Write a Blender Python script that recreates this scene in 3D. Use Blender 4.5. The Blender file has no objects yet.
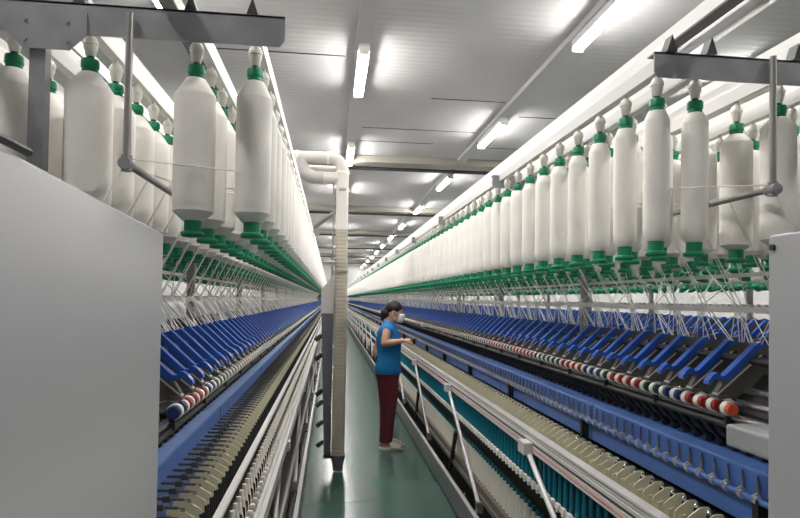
import bpy, bmesh, math, random
import numpy as np
from mathutils import Vector, Matrix
random.seed(7)
PI = math.pi
SC = bpy.context.scene
COL = SC.collection

# ------------------------------------------------------------------ materials
def lin(c):
    return tuple(((v / 255) / 12.92 if v / 255 <= .04045 else ((v / 255 + .055) / 1.055) ** 2.4) for v in c) + (1.,)

def mat(name, rgb, rough=.5, metal=0., noise=0., nscale=6., bump=0., bscale=40., spec=None, coat=0.):
    m = bpy.data.materials.new(name); m.use_nodes = True
    nt = m.node_tree; b = nt.nodes['Principled BSDF']
    b.inputs['Base Color'].default_value = lin(rgb)
    b.inputs['Roughness'].default_value = rough
    b.inputs['Metallic'].default_value = metal
    if spec is not None: b.inputs['Specular IOR Level'].default_value = spec
    if coat: b.inputs['Coat Weight'].default_value = coat
    if noise or bump:
        tc = nt.nodes.new('ShaderNodeTexCoord')
    if noise:
        n = nt.nodes.new('ShaderNodeTexNoise'); n.inputs['Scale'].default_value = nscale; n.inputs['Detail'].default_value = 4
        nt.links.new(tc.outputs['Object'], n.inputs['Vector'])
        r = nt.nodes.new('ShaderNodeValToRGB')
        lo = lin(tuple(max(0, v * (1 - noise)) for v in rgb)); hi = lin(tuple(min(255, v * (1 + noise)) for v in rgb))
        r.color_ramp.elements[0].color = lo; r.color_ramp.elements[1].color = hi
        r.color_ramp.elements[0].position = .3; r.color_ramp.elements[1].position = .7
        nt.links.new(n.outputs['Fac'], r.inputs['Fac']); nt.links.new(r.outputs['Color'], b.inputs['Base Color'])
    if bump:
        n2 = nt.nodes.new('ShaderNodeTexNoise'); n2.inputs['Scale'].default_value = bscale
        nt.links.new(tc.outputs['Object'], n2.inputs['Vector'])
        bp = nt.nodes.new('ShaderNodeBump'); bp.inputs['Strength'].default_value = bump; bp.inputs['Distance'].default_value = .01
        nt.links.new(n2.outputs['Fac'], bp.inputs['Height']); nt.links.new(bp.outputs['Normal'], b.inputs['Normal'])
    return m

def band_bump(m, axis, scale, strength, dist, profile='SIN'):
    nt = m.node_tree; b = nt.nodes['Principled BSDF']
    tc = nt.nodes.new('ShaderNodeTexCoord')
    w = nt.nodes.new('ShaderNodeTexWave'); w.wave_type = 'BANDS'; w.bands_direction = axis; w.wave_profile = profile
    w.inputs['Scale'].default_value = scale
    nt.links.new(tc.outputs['Object'], w.inputs['Vector'])
    bp = nt.nodes.new('ShaderNodeBump'); bp.inputs['Strength'].default_value = strength; bp.inputs['Distance'].default_value = dist
    nt.links.new(w.outputs['Fac'], bp.inputs['Height']); nt.links.new(bp.outputs['Normal'], b.inputs['Normal'])
    return m

M = {}
M['roving'] = band_bump(mat('roving_yarn', (240, 236, 230), .9, noise=.02, nscale=9), 'Z', 90, .25, .0015)
M['strand'] = mat('roving_strand', (235, 231, 226), .9)
M['green'] = mat('green_plastic', (14, 132, 92), .4)
M['white_plastic'] = mat('white_plastic', (226, 222, 214), .45)
M['rail_white'] = mat('rail_white_paint', (202, 200, 198), .4)
M['steel'] = mat('grey_steel', (146, 146, 149), .42, .2, noise=.06, nscale=14)
M['steel_light'] = mat('light_aluminium', (198, 196, 195), .42, .15)
M['galv'] = mat('galvanised_tube', (150, 148, 146), .38, .5)
M['chrome'] = mat('polished_steel', (190, 190, 192), .2, .9)
M['cabinet'] = mat('cabinet_grey_paint', (160, 160, 162), .3, noise=.015, nscale=2)
M['arm_blue'] = mat('weighting_arm_blue', (42, 90, 184), .35)
M['arm_body'] = mat('weighting_arm_grey', (88, 84, 79), .5)
M['blue'] = mat('machine_blue_paint', (74, 108, 172), .38, noise=.05, nscale=8)
M['black'] = mat('black_machine_parts', (26, 26, 27), .45)
M['dark'] = mat('dark_grey_parts', (48, 48, 50), .5)
M['brown'] = mat('conveyor_brown_grey', (92, 84, 78), .5)
M['tan'] = mat('cream_plastic', (240, 233, 202), .45)
M['teal'] = mat('teal_plastic', (12, 104, 124), .4)
M['cop'] = band_bump(mat('cop_yarn', (236, 230, 218), .9), 'Z', 100, .25, .0015)
M['red'] = mat('red_roller_end', (170, 40, 40), .45)
M['navy'] = mat('navy_roller_end', (28, 50, 110), .45)
M['dgreen'] = mat('dark_green_roller_end', (24, 74, 62), .45)
M['orange'] = mat('orange_cap', (224, 92, 52), .5)
M['hose_pink'] = mat('pink_hose', (205, 140, 135), .45)
M['duct_white'] = mat('duct_white', (200, 196, 190), .5)
M['duct_beige'] = band_bump(mat('ribbed_duct_beige', (168, 160, 146), .6, noise=.04, nscale=5), 'Z', 9.0, .25, .01)
M['duct_grey'] = mat('duct_grey', (98, 98, 104), .5)
M['duct_dark'] = mat('rubber_black', (30, 30, 30), .6)
M['flex_grey'] = mat('flexible_elbow_grey', (172, 166, 166), .6)
M['skin'] = mat('skin', (196, 148, 122), .55)
M['hair'] = mat('black_hair', (15, 13, 13), .6)
M['shirt'] = mat('blue_shirt_cloth', (18, 112, 172), .85, bump=.35, bscale=16)
M['trouser'] = mat('maroon_trouser_cloth', (92, 28, 40), .85, bump=.3, bscale=14)
M['mask'] = mat('white_mask_cloth', (240, 240, 242), .8)
M['sandal'] = mat('beige_sandal', (228, 218, 208), .6)
M['eye'] = mat('dark_eye', (20, 15, 14), .25)
M['tray'] = mat('cable_tray_grey', (160, 160, 162), .5)
M['beam_grey'] = mat('beam_grey_paint', (150, 149, 147), .5)
M['beam_cream'] = mat('beam_cream_paint', (140, 136, 126), .6)

# ceiling: corrugated white panels
mc = mat('ceiling_panel', (172, 171, 172), .6, noise=.03, nscale=1.1)
mc.node_tree.nodes['Principled BSDF'].inputs['Roughness'].default_value = .8; mc.node_tree.nodes['Principled BSDF'].inputs['Specular IOR Level'].default_value = .25
M['ceiling'] = band_bump(mc, 'Y', 3.14, .2, .012)
M['wall'] = mat('wall_white_panel', (170, 169, 168), .7)

# floor: glossy green epoxy, worn
mf = bpy.data.materials.new('green_epoxy_floor'); mf.use_nodes = True
nt = mf.node_tree; b = nt.nodes['Principled BSDF']
tc = nt.nodes.new('ShaderNodeTexCoord'); n = nt.nodes.new('ShaderNodeTexNoise')
n.inputs['Scale'].default_value = 1.1; n.inputs['Detail'].default_value = 1
nt.links.new(tc.outputs['Object'], n.inputs['Vector'])
r = nt.nodes.new('ShaderNodeValToRGB')
r.color_ramp.elements[0].position = .2; r.color_ramp.elements[1].position = .8
r.color_ramp.elements[0].color = lin((50, 82, 72)); r.color_ramp.elements[1].color = lin((74, 104, 94))
nt.links.new(n.outputs['Fac'], r.inputs['Fac']); nt.links.new(r.outputs['Color'], b.inputs['Base Color'])
n3 = nt.nodes.new('ShaderNodeTexNoise'); n3.inputs['Scale'].default_value = 3; n3.inputs['Detail'].default_value = 2
nt.links.new(tc.outputs['Object'], n3.inputs['Vector'])
mr = nt.nodes.new('ShaderNodeMapRange'); mr.inputs[3].default_value = .21; mr.inputs[4].default_value = .21
nt.links.new(n3.outputs['Fac'], mr.inputs[0]); nt.links.new(mr.outputs[0], b.inputs['Roughness'])
M['floor'] = mf

def emis(name, rgb, s):
    m = bpy.data.materials.new(name); m.use_nodes = True
    b = m.node_tree.nodes['Principled BSDF']
    b.inputs['Base Color'].default_value = (.8, .8, .8, 1)
    b.inputs['Emission Color'].default_value = lin(rgb); b.inputs['Emission Strength'].default_value = s
    return m
M['lamp'] = emis('lamp_diffuser', (255, 252, 248), 150.)

# ------------------------------------------------------------------ mesh builder
class MB:
    def __init__(s): s.v = []; s.f = []; s.m = []; s.sm = []
    def add(s, vs, fs, mi=0, smooth=False):
        o = len(s.v); s.v += [tuple(v) for v in vs]
        s.f += [tuple(i + o for i in f) for f in fs]; s.m += [mi] * len(fs); s.sm += [smooth] * len(fs)
        return s
    def box(s, x0, x1, y0, y1, z0, z1, mi=0):
        vs = [(x, y, z) for z in (z0, z1) for y in (y0, y1) for x in (x0, x1)]
        return s.add(vs, [(0, 2, 3, 1), (4, 5, 7, 6), (0, 1, 5, 4), (2, 6, 7, 3), (0, 4, 6, 2), (1, 3, 7, 5)], mi)
    def prism(s, pts, y0, y1, mi=0, smooth=False):        # polygon in x,z swept along y
        n = len(pts)
        vs = [(x, y0, z) for x, z in pts] + [(x, y1, z) for x, z in pts]
        s.add(vs, [(i, (i + 1) % n, n + (i + 1) % n, n + i) for i in range(n)], mi, smooth)
        return s.add(vs, [tuple(range(n)), tuple(range(2 * n - 1, n - 1, -1))], mi)
    def lathe(s, prof, c=(0, 0, 0), seg=16, mi=0, axis='Z', smooth=True, caps=True):
        vs = []
        for r, h in prof:
            for k in range(seg):
                a = 2 * PI * k / seg; p = (r * math.cos(a), r * math.sin(a))
                q = (p[0], p[1], h) if axis == 'Z' else (p[0], h, p[1]) if axis == 'Y' else (h, p[0], p[1])
                vs.append((q[0] + c[0], q[1] + c[1], q[2] + c[2]))
        fs = [(i * seg + k, i * seg + (k + 1) % seg, (i + 1) * seg + (k + 1) % seg, (i + 1) * seg + k)
              for i in range(len(prof) - 1) for k in range(seg)]
        s.add(vs, fs, mi, smooth)
        if caps:
            o = len(s.v) - len(vs); n = len(prof)
            s.f += [tuple(o + k for k in range(seg)), tuple(o + (n - 1) * seg + k for k in range(seg))]
            s.m += [mi, mi]; s.sm += [False, False]
        return s
    def tube(s, path, r, seg=8, mi=0, caps=True, smooth=True):
        P = [Vector(p) for p in path]; n = len(P); R = r if hasattr(r, '__len__') else [r] * n
        vs = []; up0 = None
        for i in range(n):
            t = (P[min(i + 1, n - 1)] - P[max(i - 1, 0)]).normalized()
            if up0 is None: up0 = Vector((0, 0, 1)) if abs(t.z) < .9 else Vector((1, 0, 0))
            a = up0 - t * up0.dot(t); a.normalize(); c = t.cross(a); up0 = a
            for k in range(seg):
                an = 2 * PI * k / seg
                vs.append(P[i] + (a * math.cos(an) + c * math.sin(an)) * R[i])
        fs = [(i * seg + k, i * seg + (k + 1) % seg, (i + 1) * seg + (k + 1) % seg, (i + 1) * seg + k) for i in range(n - 1) for k in range(seg)]
        s.add(vs, fs, mi, smooth)
        if caps:
            o = len(s.v) - len(vs)
            s.f += [tuple(o + k for k in range(seg)), tuple(o + (n - 1) * seg + k for k in range(seg))]
            s.m += [mi, mi]; s.sm += [False, False]
        return s
    def loft(s, rings, seg=20, mi=0, power=2.):           # rings: (cx,cy,cz,rx,ry) ellipses stacked in z
        vs = []
        for cx, cy, cz, rx, ry in rings:
            for k in range(seg):
                a = 2 * PI * k / seg; ca, sa = math.cos(a), math.sin(a)
                e = 2 / power
                vs.append((cx + rx * math.copysign(abs(ca) ** e, ca), cy + ry * math.copysign(abs(sa) ** e, sa), cz))
        n = len(rings)
        fs = [(i * seg + k, i * seg + (k + 1) % seg, (i + 1) * seg + (k + 1) % seg, (i + 1) * seg + k) for i in range(n - 1) for k in range(seg)]
        fs += [tuple(range(seg)), tuple((n - 1) * seg + k for k in range(seg))]
        return s.add(vs, fs, mi, True)
    def ball(s, c, rx, ry, rz, seg=16, rings=10, mi=0):
        prof = [(max(.02, math.sin(PI * i / rings)), -math.cos(PI * i / rings)) for i in range(rings + 1)]
        return s.loft([(c[0], c[1], c[2] + rz * h, rx * r_, ry * r_) for r_, h in prof], seg, mi)

def mesh_of(name, mb, mats, recalc=True):
    me = bpy.data.meshes.new(name)
    me.from_pydata(mb.v, [], mb.f)
    me.polygons.foreach_set('material_index', mb.m)
    me.polygons.foreach_set('use_smooth', mb.sm)
    for m in (mats if isinstance(mats, (list, tuple)) else [mats]): me.materials.append(M[m])
    if recalc:
        bm = bmesh.new(); bm.from_mesh(me); bmesh.ops.recalc_face_normals(bm, faces=bm.faces); bm.to_mesh(me); bm.free()
    me.update()
    if any(mb.sm): me.set_sharp_from_angle(angle=math.radians(38))
    return me

def link(name, me, parent=None, loc=(0, 0, 0)):
    o = bpy.data.objects.new(name, me); COL.objects.link(o)
    o.parent = parent; o.location = loc
    return o

def obj(name, mb, mats, parent=None, loc=(0, 0, 0)):
    return link(name, mesh_of(name, mb, mats), parent, loc)

def tag(o, label=None, cat=None, group=None, kind=None):
    if label: o['label'] = label
    if cat: o['category'] = cat
    if group: o['group'] = group
    if kind: o['kind'] = kind
    return o

def thing(name, label, cat, loc=(0, 0, 0), rz=0, group=None):
    o = bpy.data.objects.new(name, None); COL.objects.link(o); o.location = loc; o.rotation_euler = (0, 0, rz)
    o.empty_display_size = .05
    return tag(o, label, cat, group)

def array_mesh(name, mb, offs, mats):
    """many copies of one small shape as one mesh (uncountable distance)"""
    V = np.array(mb.v, dtype=np.float32); nv = len(V); O = np.array(offs, dtype=np.float32)
    allv = (V[None, :, :] + O[:, None, :]).reshape(-1, 3)
    lens = np.array([len(f) for f in mb.f], dtype=np.int32); flat = np.array([i for f in mb.f for i in f], dtype=np.int32)
    k = len(O)
    li = (flat[None, :] + (np.arange(k, dtype=np.int32) * nv)[:, None]).reshape(-1)
    lt = np.tile(lens, k); ls = np.concatenate([[0], np.cumsum(lt)[:-1]]).astype(np.int32)
    me = bpy.data.meshes.new(name)
    me.vertices.add(len(allv)); me.vertices.foreach_set('co', allv.reshape(-1))
    me.loops.add(len(li)); me.loops.foreach_set('vertex_index', li)
    me.polygons.add(len(lt)); me.polygons.foreach_set('loop_start', ls); me.polygons.foreach_set('loop_total', lt)
    me.polygons.foreach_set('material_index', np.tile(np.array(mb.m, dtype=np.int32), k))
    me.polygons.foreach_set('use_smooth', np.tile(np.array(mb.sm, dtype=bool), k))
    for m in (mats if isinstance(mats, (list, tuple)) else [mats]): me.materials.append(M[m])
    me.update(calc_edges=True); me.validate()
    return me

def normals_out(mb):
    """consistent outward winding for a template"""
    bm = bmesh.new(); me = bpy.data.meshes.new('t'); me.from_pydata(mb.v, [], mb.f)
    bm.from_mesh(me); bmesh.ops.recalc_face_normals(bm, faces=bm.faces); bm.verts.ensure_lookup_table(); bm.faces.ensure_lookup_table()
    mb.f = [tuple(v.index for v in f.verts) for f in bm.faces]; bm.free(); bpy.data.meshes.remove(me)
    return mb

ONES = 'zeroth first second third fourth fifth sixth seventh eighth ninth tenth eleventh twelfth thirteenth fourteenth fifteenth sixteenth seventeenth eighteenth nineteenth'.split()
TENS = {2: 'twenty', 3: 'thirty', 4: 'forty', 5: 'fifty', 6: 'sixty', 7: 'seventy', 8: 'eighty', 9: 'ninety'}
TENTH = {2: 'twentieth', 3: 'thirtieth', 4: 'fortieth', 5: 'fiftieth', 6: 'sixtieth', 7: 'seventieth', 8: 'eightieth', 9: 'ninetieth'}
def nth(n):
    if n == 100: return 'hundredth'
    if n > 100: return 'hundred-and-' + nth(n - 100)
    if n < 20: return ONES[n]
    t, u = divmod(n, 10)
    return TENTH[t] if u == 0 else TENS[t] + '-' + ONES[u]

# ------------------------------------------------------------------ setting
YN, YF = -3.0, 46.0            # hall ends
XL, XR = -3.6, 8.4
ZC = 4.12
st = lambda name, mb, m: tag(obj(name, mb, m), kind='structure')
st('floor', MB().box(XL, XR, YN, YF, -.1, 0), 'floor')
st('ceiling', MB().box(XL, XR, YN, YF, ZC, ZC + .1), 'ceiling')
st('wall_left', MB().box(XL - .1, XL, YN, YF, 0, ZC), 'wall')
st('wall_right', MB().box(XR, XR + .1, YN, YF, 0, ZC), 'wall')
st('wall_far', MB().box(XL, XR, YF, YF + .1, 0, ZC), 'wall')
st('wall_near', MB().box(XL, XR, YN - .1, YN, 0, ZC), 'wall')
for i, y in enumerate((10.45, 16.3, 22.1, 28.0, 33.8, 39.6)):
    mb = MB().box(XL, XR, y, y + .34, ZC - .12, ZC, 1).box(XL, XR, y + .36, y + .95, ZC - .06, ZC, 0)
    st('trim_%d' % (i + 1), mb, ['beam_grey', 'beam_cream'])
    mb = MB().tube([(XL, y + .48, ZC - .13), (XR, y + .48, ZC - .13)], .034, 8)
    for k in range(7): mb.box(-2.6 + k * 1.6, -2.56 + k * 1.6, y + .44, y + .52, ZC - .17, ZC - .05)
    tag(obj('ceiling_pipe', mb, 'dark'), '%s dark pipe from the camera running crosswise under the ceiling' % nth(i + 1), 'pipe', 'pipes crossing under the ceiling')

for i, (y, xa, xb) in enumerate(((7.35, 1.2, 2.15), (7.9, 2.5, 4.0), (8.75, .4, 2.1), (9.5, .4, 1.6), (9.6, 2.4, 3.4), (6.2, -1.2, .1))):
    st('trim_%d' % (i + 7), MB().box(xa, xb, y, y + .014, ZC - .006, ZC), 'dark')
# lamps in rows
HL = MB().box(-.056, .056, -.62, .62, .01, .08, 0)
ends = MB().box(-.05, .05, -.012, .012, -.028, .05)
DIF = MB().prism([(-.046, .01), (-.046, -.006), (-.03, -.026), (.03, -.026), (.046, -.006), (.046, .01)], -.61, .61)
me_h = mesh_of('lamp_housing', HL, 'steel_light'); me_e = mesh_of('end_cap', ends, 'white_plastic'); me_d = mesh_of('diffuser', DIF, 'lamp')
rows = [('the aisle', .275, 2.70), ('the frame with the pale blue rollers', 2.26, 1.10), ('the far neighbouring frame', 4.33, 2.45),
        ('the frame beside the tall grey panel', -1.42, 1.0)]
rows = [('over the aisle', .275, 2.70), ('beyond the frame on the worker side', 2.26, 1.10), ('over the farthest frame', 4.33, 2.45), ('over the frame beside the duct', -1.42, .95), ('near the outer wall', 6.4, 1.0)]
for nm, x, y0 in rows:
    mb = MB().box(x - .075, x + .075, YN, YF, 4.06, ZC)
    tag(obj('cable_tray', mb, 'tray'), 'grey ceiling tray carrying lamps ' + nm, 'cable tray', 'cable trays')
    k = 0; y = y0
    while y < YF - 1:
        k += 1
        t = thing('ceiling_lamp', '%s tube lamp from the camera in the row %s' % (nth(k), nm), 'lamp', (x, y, 3.98), 0, 'tube lamps ' + nm)
        link('lamp_housing', me_h, t); link('end_cap', me_e, t, (0, -.622, 0)); link('end_cap', me_e, t, (0, .622, 0)); link('diffuser', me_d, t)
        y += 3.65
for x in (3.32, 3.52):
    tag(obj('conduit', MB().tube([(x, YN, 4.08), (x, YF, 4.08)], .02 if x < 3.4 else .026, 6), 'rail_white'),
        'thin pale conduit along the ceiling, %s' % ('the thinner of the two' if x < 3.4 else 'the thicker of the two'), 'conduit', 'ceiling conduits')

# ------------------------------------------------------------------ spinning frames
YE = 43.0                       # far end of the frames
BP = .17                        # roving bobbin pitch
SP = .066                     # spindle pitch
BAY = 9 * BP
BY0, BEAM0 = 1.495, 1.42
FARU = (.62, .79, 1.03, 1.16)
ROWS = {'R': (-.10, .008, .25, .43), 'L': (-.10, .04, .285, .455)}

def arm_template(s):
    body = MB()
    body.prism([(s * u, z) for u, z in [(.21, 1.336), (.225, 1.318), (.27, 1.318), (.37, 1.385), (.43, 1.40), (.432, 1.462), (.405, 1.478), (.365, 1.483), (.345, 1.466), (.246, 1.372), (.228, 1.366)]], -.011, .011)
    body.box(min(s * .206, s * .24), max(s * .206, s * .24), -.02, .02, 1.318, 1.328)
    body.lathe([(.005, -.0125), (.005, .0125)], (s * .362, 0, 1.446), 8, 1, 'Y')
    body.prism([(s * u, z) for u, z in [(.206, 1.330), (.209, 1.327), (.352, 1.447), (.349, 1.450)]], -.0135, .0135, 2)
    cover = MB()
    prof = [(.178, 1.362), (.181, 1.372), (.194, 1.387), (.207, 1.396), (.215, 1.394), (.222, 1.386), (.232, 1.386), (.24, 1.392), (.332, 1.478), (.343, 1.486), (.357, 1.489), (.37, 1.487), (.382, 1.481),
            (.362, 1.474), (.35, 1.468), (.25, 1.374), (.234, 1.370), (.216, 1.374), (.204, 1.378), (.192, 1.368), (.186, 1.358)]
    cover.prism([(s * x, z) for x, z in prof], -.0125, .0125)
    return normals_out(body), normals_out(cover)

def roller_template():
    mb = MB()
    mb.lathe([(.0165, -.017), (.0205, -.014), (.0215, -.008), (.0215, .003), (.020, .006)], (0, 0, 0), 18, 0, 'Y')
    mb.lathe([(.0175, .006), (.0175, .018), (.0155, .020)], (0, 0, 0), 16, 1, 'Y')
    mb.lathe([(.007, -.045), (.007, -.017)], (0, 0, 0), 8, 2, 'Y')
    return normals_out(mb)

def stringer(name, me, n, y0, pitch, x, z, root, rest_mb, mats, yend=YE, parts=100):
    """the nearest ones as parts of their own, the distance as one part"""
    ry = root.location
    out = []
    for k in range(min(n, parts)):
        out.append(link(name, me, root, (x - ry[0], y0 + k * pitch - ry[1], z - ry[2])))
    if n > parts:
        offs = [(x - ry[0], y0 + k * pitch - ry[1], z - ry[2]) for k in range(parts, n)]
        tag(link(name + '_run', array_mesh(name + '_run', rest_mb, offs, mats), root), kind='stuff')
    return out

def build_frame(side):
    s = 1 if side == 'R' else -1
    X0 = .95 if side == 'R' else -.19
    ys = 1.12                                           # machine begins behind its headstock
    cz = .018 if side == 'L' else 0.
    cu = 0. if side == 'R' else .105                    # creel offset
    X = lambda u: X0 + s * u
    root = thing('spinning_frame', 'long ring spinning frame with rows of white roving bobbins, %s' %
                 ('the one the worker faces' if side == 'R' else 'beside the standing suction duct'), 'spinning machine', (X(0), ys, 0), 0, 'spinning frames')
    L = Vector((X(0), ys, 0))
    def part(name, mb, mats, parent=root):
        mb.v = [(v[0] - L[0], v[1] - L[1], v[2] - L[2]) for v in mb.v]
        return obj(name, mb, mats, parent)
    def P(prof): return [(X(u), z) for u, z in prof]
    def bx(mb, u0, u1, y0, y1, z0, z1, mi=0):
        a, b_ = X(u0), X(u1); return mb.box(min(a, b_), max(a, b_), y0, y1, z0, z1, mi)

    # ---- headstock cabinet
    mb = MB()
    if side == 'L':
        foot = [(-.236, .30), (-.30, 1.115), (-1.25, 1.115), (-1.25, .30)]
        zt = 1.712
    else:
        foot = [(.85, .25), (.85, 1.085), (1.75, 1.085), (1.75, .25)]
        zt = 1.737
    n_ = len(foot)
    vs = [(x, y, .0) for x, y in foot] + [(x, y, zt) for x, y in foot]
    mb.add(vs, [(0, 1, 2, 3), (4, 5, 6, 7)] + [(i, (i + 1) % 4, 4 + (i + 1) % 4, 4 + i) for i in range(4)])
    cab = part('headstock_cabinet', mb, 'cabinet')
    bv = cab.modifiers.new('b', 'BEVEL'); bv.width = .004; bv.segments = 2
    if side == 'L':
        mb = MB().box(-.262, -.242, .42, .535, 1.716, 1.728)
        obj('handle', MB().tube([(-.25 - L[0], .40 - L[1], 1.718), (-.253 - L[0], .53 - L[1], 1.718)], .0038, 8), 'black', cab)
    else:
        obj('lock', MB().lathe([(.006, -.004), (.006, .004)], (.848 - L[0], 1.07 - L[1], 1.712), 10, 0, 'X'), 'black', cab)
        mb = bx(MB(), .13, .62, 1.10, 1.54, 1.215, 1.275)
        c = part('drafting_end_housing', mb, 'cabinet'); bv = c.modifiers.new('b', 'BEVEL'); bv.width = .008; bv.segments = 2

    # ---- creel: cross beams, posts, rails
    nb = int((YE - BEAM0) / BAY) + 1
    for k in range(nb):
        y = BEAM0 + k * BAY
        mb = MB()
        u0 = -.15 + cu * .75 + (.09 if (k and side == 'L') else 0)
        zo = .010 if side == 'L' else -.006; zt_ = .018 if side == 'L' else -.006
        a, b_ = X(u0), X(1.3)
        xs = [a, a + s * .0, b_, b_]
        c8 = a + s * .012
        web = [(c8, 2.178 + zo), (b_, 2.178 + zo), (b_, 2.2425 + zt_), (a, 2.2425 + zt_), (a, 2.192 + zo)]
        mb.prism([(p, q) for p, q in web], y, y + .004)
        bx(mb, u0, 1.3, y, y + .035, 2.237 + zt_, 2.242 + zt_)
        for q in (.03, .07, .2, .33, .47): mb.lathe([(.005, -.002), (.004, 0)], (X(u0 + q), y + .018, 2.2425 + zt_), 8)
        part('creel_beam', mb, 'steel')
        up = .35 + cu
        mb = MB()
        bx(mb, up + (.022 if side == 'L' else 0) - .017, up + (.022 if side == 'L' else 0) + .017, y + .002 + .004, y + .034, .0, 2.237)
        part('creel_post', mb, 'steel')
        mb = MB()
        w = .085
        pts = [(X(up - w), 2.236), (X(up + w), 2.236), (X(up + w), 2.185), (X(up + w - .035), 2.150), (X(up - w + .035), 2.150), (X(up - w), 2.185)]
        mb.prism(pts, y - .004, y)
        for du in (-.045, .045):
            for z in (2.17, 2.215): mb.lathe([(.005, -.007), (.005, -.004)], (X(up + du), y, z), 8, 0, 'Y')
        part('gusset_plate', mb, 'steel')
        # hanging rod with clamp that carries the guide bar
        ur = .165 + cu * 1.03
        mb = MB().tube([(X(ur), y - .012, 2.238), (X(ur), y - .012, 1.882)], .0085, 10)
        rod = part('hanging_rod', mb, 'galv')
        mb = MB().lathe([(.014, -.018), (.015, -.012), (.015, .016), (.012, .02)], (X(ur), y - .012, 1.895), 12, 0, 'Y')
        mb.lathe([(.012, -.018), (.012, .018)], (X(ur), y - .012, 1.897), 10)
        mb.v = [(v[0] - L[0], v[1] - L[1], v[2]) for v in mb.v]
        obj('clamp', mb, 'steel', rod)
    ur = .165 + cu * 1.03
    part('guide_bar', MB().tube([(X(ur), BEAM0 - .01, 1.897), (X(ur), YE, 1.897)], .0085, 10), 'galv')
    up = .35 + cu
    mb = MB(); bx(mb, up - .03, up - .022, BEAM0 + .05, YE, 1.577, 1.595)
    y = BEAM0 + .08
    while y < 16:
        bx(mb, up - .03, up - .022, y, y + .014, 1.595, 1.602); y += SP / 2
    part('strand_guide_rail', mb, 'steel_light')
    mb = MB(); bx(mb, up + .045, up + .055, BEAM0 + .1, YE, 1.692, 1.705)
    lg = part('cap_rail', mb, 'white_plastic')
    for j, u in enumerate(ROWS[side] + FARU):
        uu = u + cu
        mb = MB().prism([(X(uu + q), z + cz) for q, z in ((-.014, 2.2065), (-.015, 2.2435), (0, 2.284), (.015, 2.2435), (.014, 2.2065))], BEAM0 + .036 if j < 8 else BEAM0, YE)
        mb2 = MB().prism([(X(uu - .014), 2.2425 + cz), (X(uu), 2.285 + cz), (X(uu + .014), 2.2425 + cz)], BEAM0 + .002, BEAM0 + .036)
        r_ = part('creel_rail', mb, 'rail_white')
        mb2.v = [(v[0] - L[0], v[1] - L[1], v[2]) for v in mb2.v]
        obj('rail_end', mb2, 'dark', r_)
    # overhead tracks for the travelling cleaner
    for u in ((.07, .47) if side == 'R' else (.26, .66)):
        mb = MB(); bx(mb, u - .018, u + .018, -1.0, YE, 2.388, 2.432); bx(mb, u - .02, u + .02, -1.0, YE, 2.381, 2.3875, 1)
        tr = part('cleaner_track', mb, ['rail_white', 'dark'])
    for k in range(1, nb):
        for u in ((.07, .47) if side == 'R' else (.26, .66)):
            y = BEAM0 + k * BAY
            mb = MB(); bx(mb, u - .008, u + .008, y + .012, y + .028, 2.2405, 2.382)
            part('track_post', mb, 'rail_white')

    # ---- bobbin hangers
    hb = MB()
    hb.lathe([(.006, .064), (.007, .056), (.0125, .052), (.0165, .044), (.0175, .040), (.0175, .034), (.0155, .033), (.0158, .025), (.013, .020), (.0115, .008), (.0095, .006)], (0, 0, 0), 14, 0)
    hb.lathe([(.008, .006), (.008, 0)], (0, 0, 0), 10, 1)
    normals_out(hb)
    hm = mesh_of('bobbin_hanger', hb, ['white_plastic', 'dark'])
    lo = MB().lathe([(.006, .064), (.0125, .052), (.0175, .036), (.0155, .025), (.010, .0)], (0, 0, 0), 6, 0); normals_out(lo)
    count = int((YE - BY0) / BP)
    quota = (40, 24, 20, 16)
    offs = []
    for j, u in enumerate(ROWS[side] + FARU):
        for k in range(count):
            p = (X(u + cu), BY0 + k * BP, 2.143 + cz)
            if j < 4 and k < quota[j]: link('bobbin_hanger', hm, root, (p[0] - L[0], p[1] - L[1], p[2]))
            else: offs.append((p[0] - L[0], p[1] - L[1], p[2]))
    tag(link('bobbin_hanger_run', array_mesh('bobbin_hanger_run', lo, offs, ['white_plastic', 'dark']), root), kind='stuff')

    # ---- drafting zone
    body, cover = arm_template(s)
    bmesh_, cmesh = mesh_of('weighting_arm', body, ['arm_body', 'black', 'steel_light']), mesh_of('arm_cover', cover, 'arm_blue')
    ya, pa = 1.70, 2 * SP
    na = int((YE - ya) / pa)
    for k in range(100):
        a = link('weighting_arm', bmesh_, root, (0, ya + k * pa - ys, 0))
        link('arm_cover', cmesh, a)
    both = MB(); both.add(body.v, body.f, 0); both.add(cover.v, cover.f, 1)
    farb = normals_out(MB().add([(s * .94 - v[0], v[1], v[2]) for v in both.v], both.f)); farb.m = list(both.m)
    tag(link('far_weighting_arm_run', array_mesh('far_weighting_arm_run', farb, [(0, ya + k * pa - ys, 0) for k in range(-2, na)], ['arm_body', 'arm_blue']), root), kind='stuff')
    tag(link('weighting_arm_run', array_mesh('weighting_arm_run', both, [(0, ya + k * pa - ys, 0) for k in range(100, na)], ['arm_body', 'arm_blue']), root), kind='stuff')
    part('arm_bar', MB().tube([(X(.325), 1.5, 1.43), (X(.325), YE, 1.43)], .014, 8), 'dark')
    for z, u in ((1.268, .235), (1.305, .275), (1.338, .31)):
        part('bottom_roller', MB().tube([(X(u), 1.42, z), (X(u), YE, z)], .0125, 10), 'chrome')
    rt = roller_template()
    yr = 1.64
    nr = int((YE - yr) / SP)
    ends_ = ['red', 'red', 'navy', 'dgreen', 'navy', 'red', 'dgreen', 'red', 'red', 'red']
    rm = {c: mesh_of('top_roller', rt, ['white_plastic', c, 'dark']) for c in ('red', 'navy', 'dgreen', 'orange', 'arm_body')}
    rng = random.Random(3 if s > 0 else 5)
    cur = 'red'
    # the coloured end of the roller points towards the camera
    for c in rm.values():
        for v in c.vertices: v.co.y = -v.co.y
        c.flip_normals()
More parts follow.
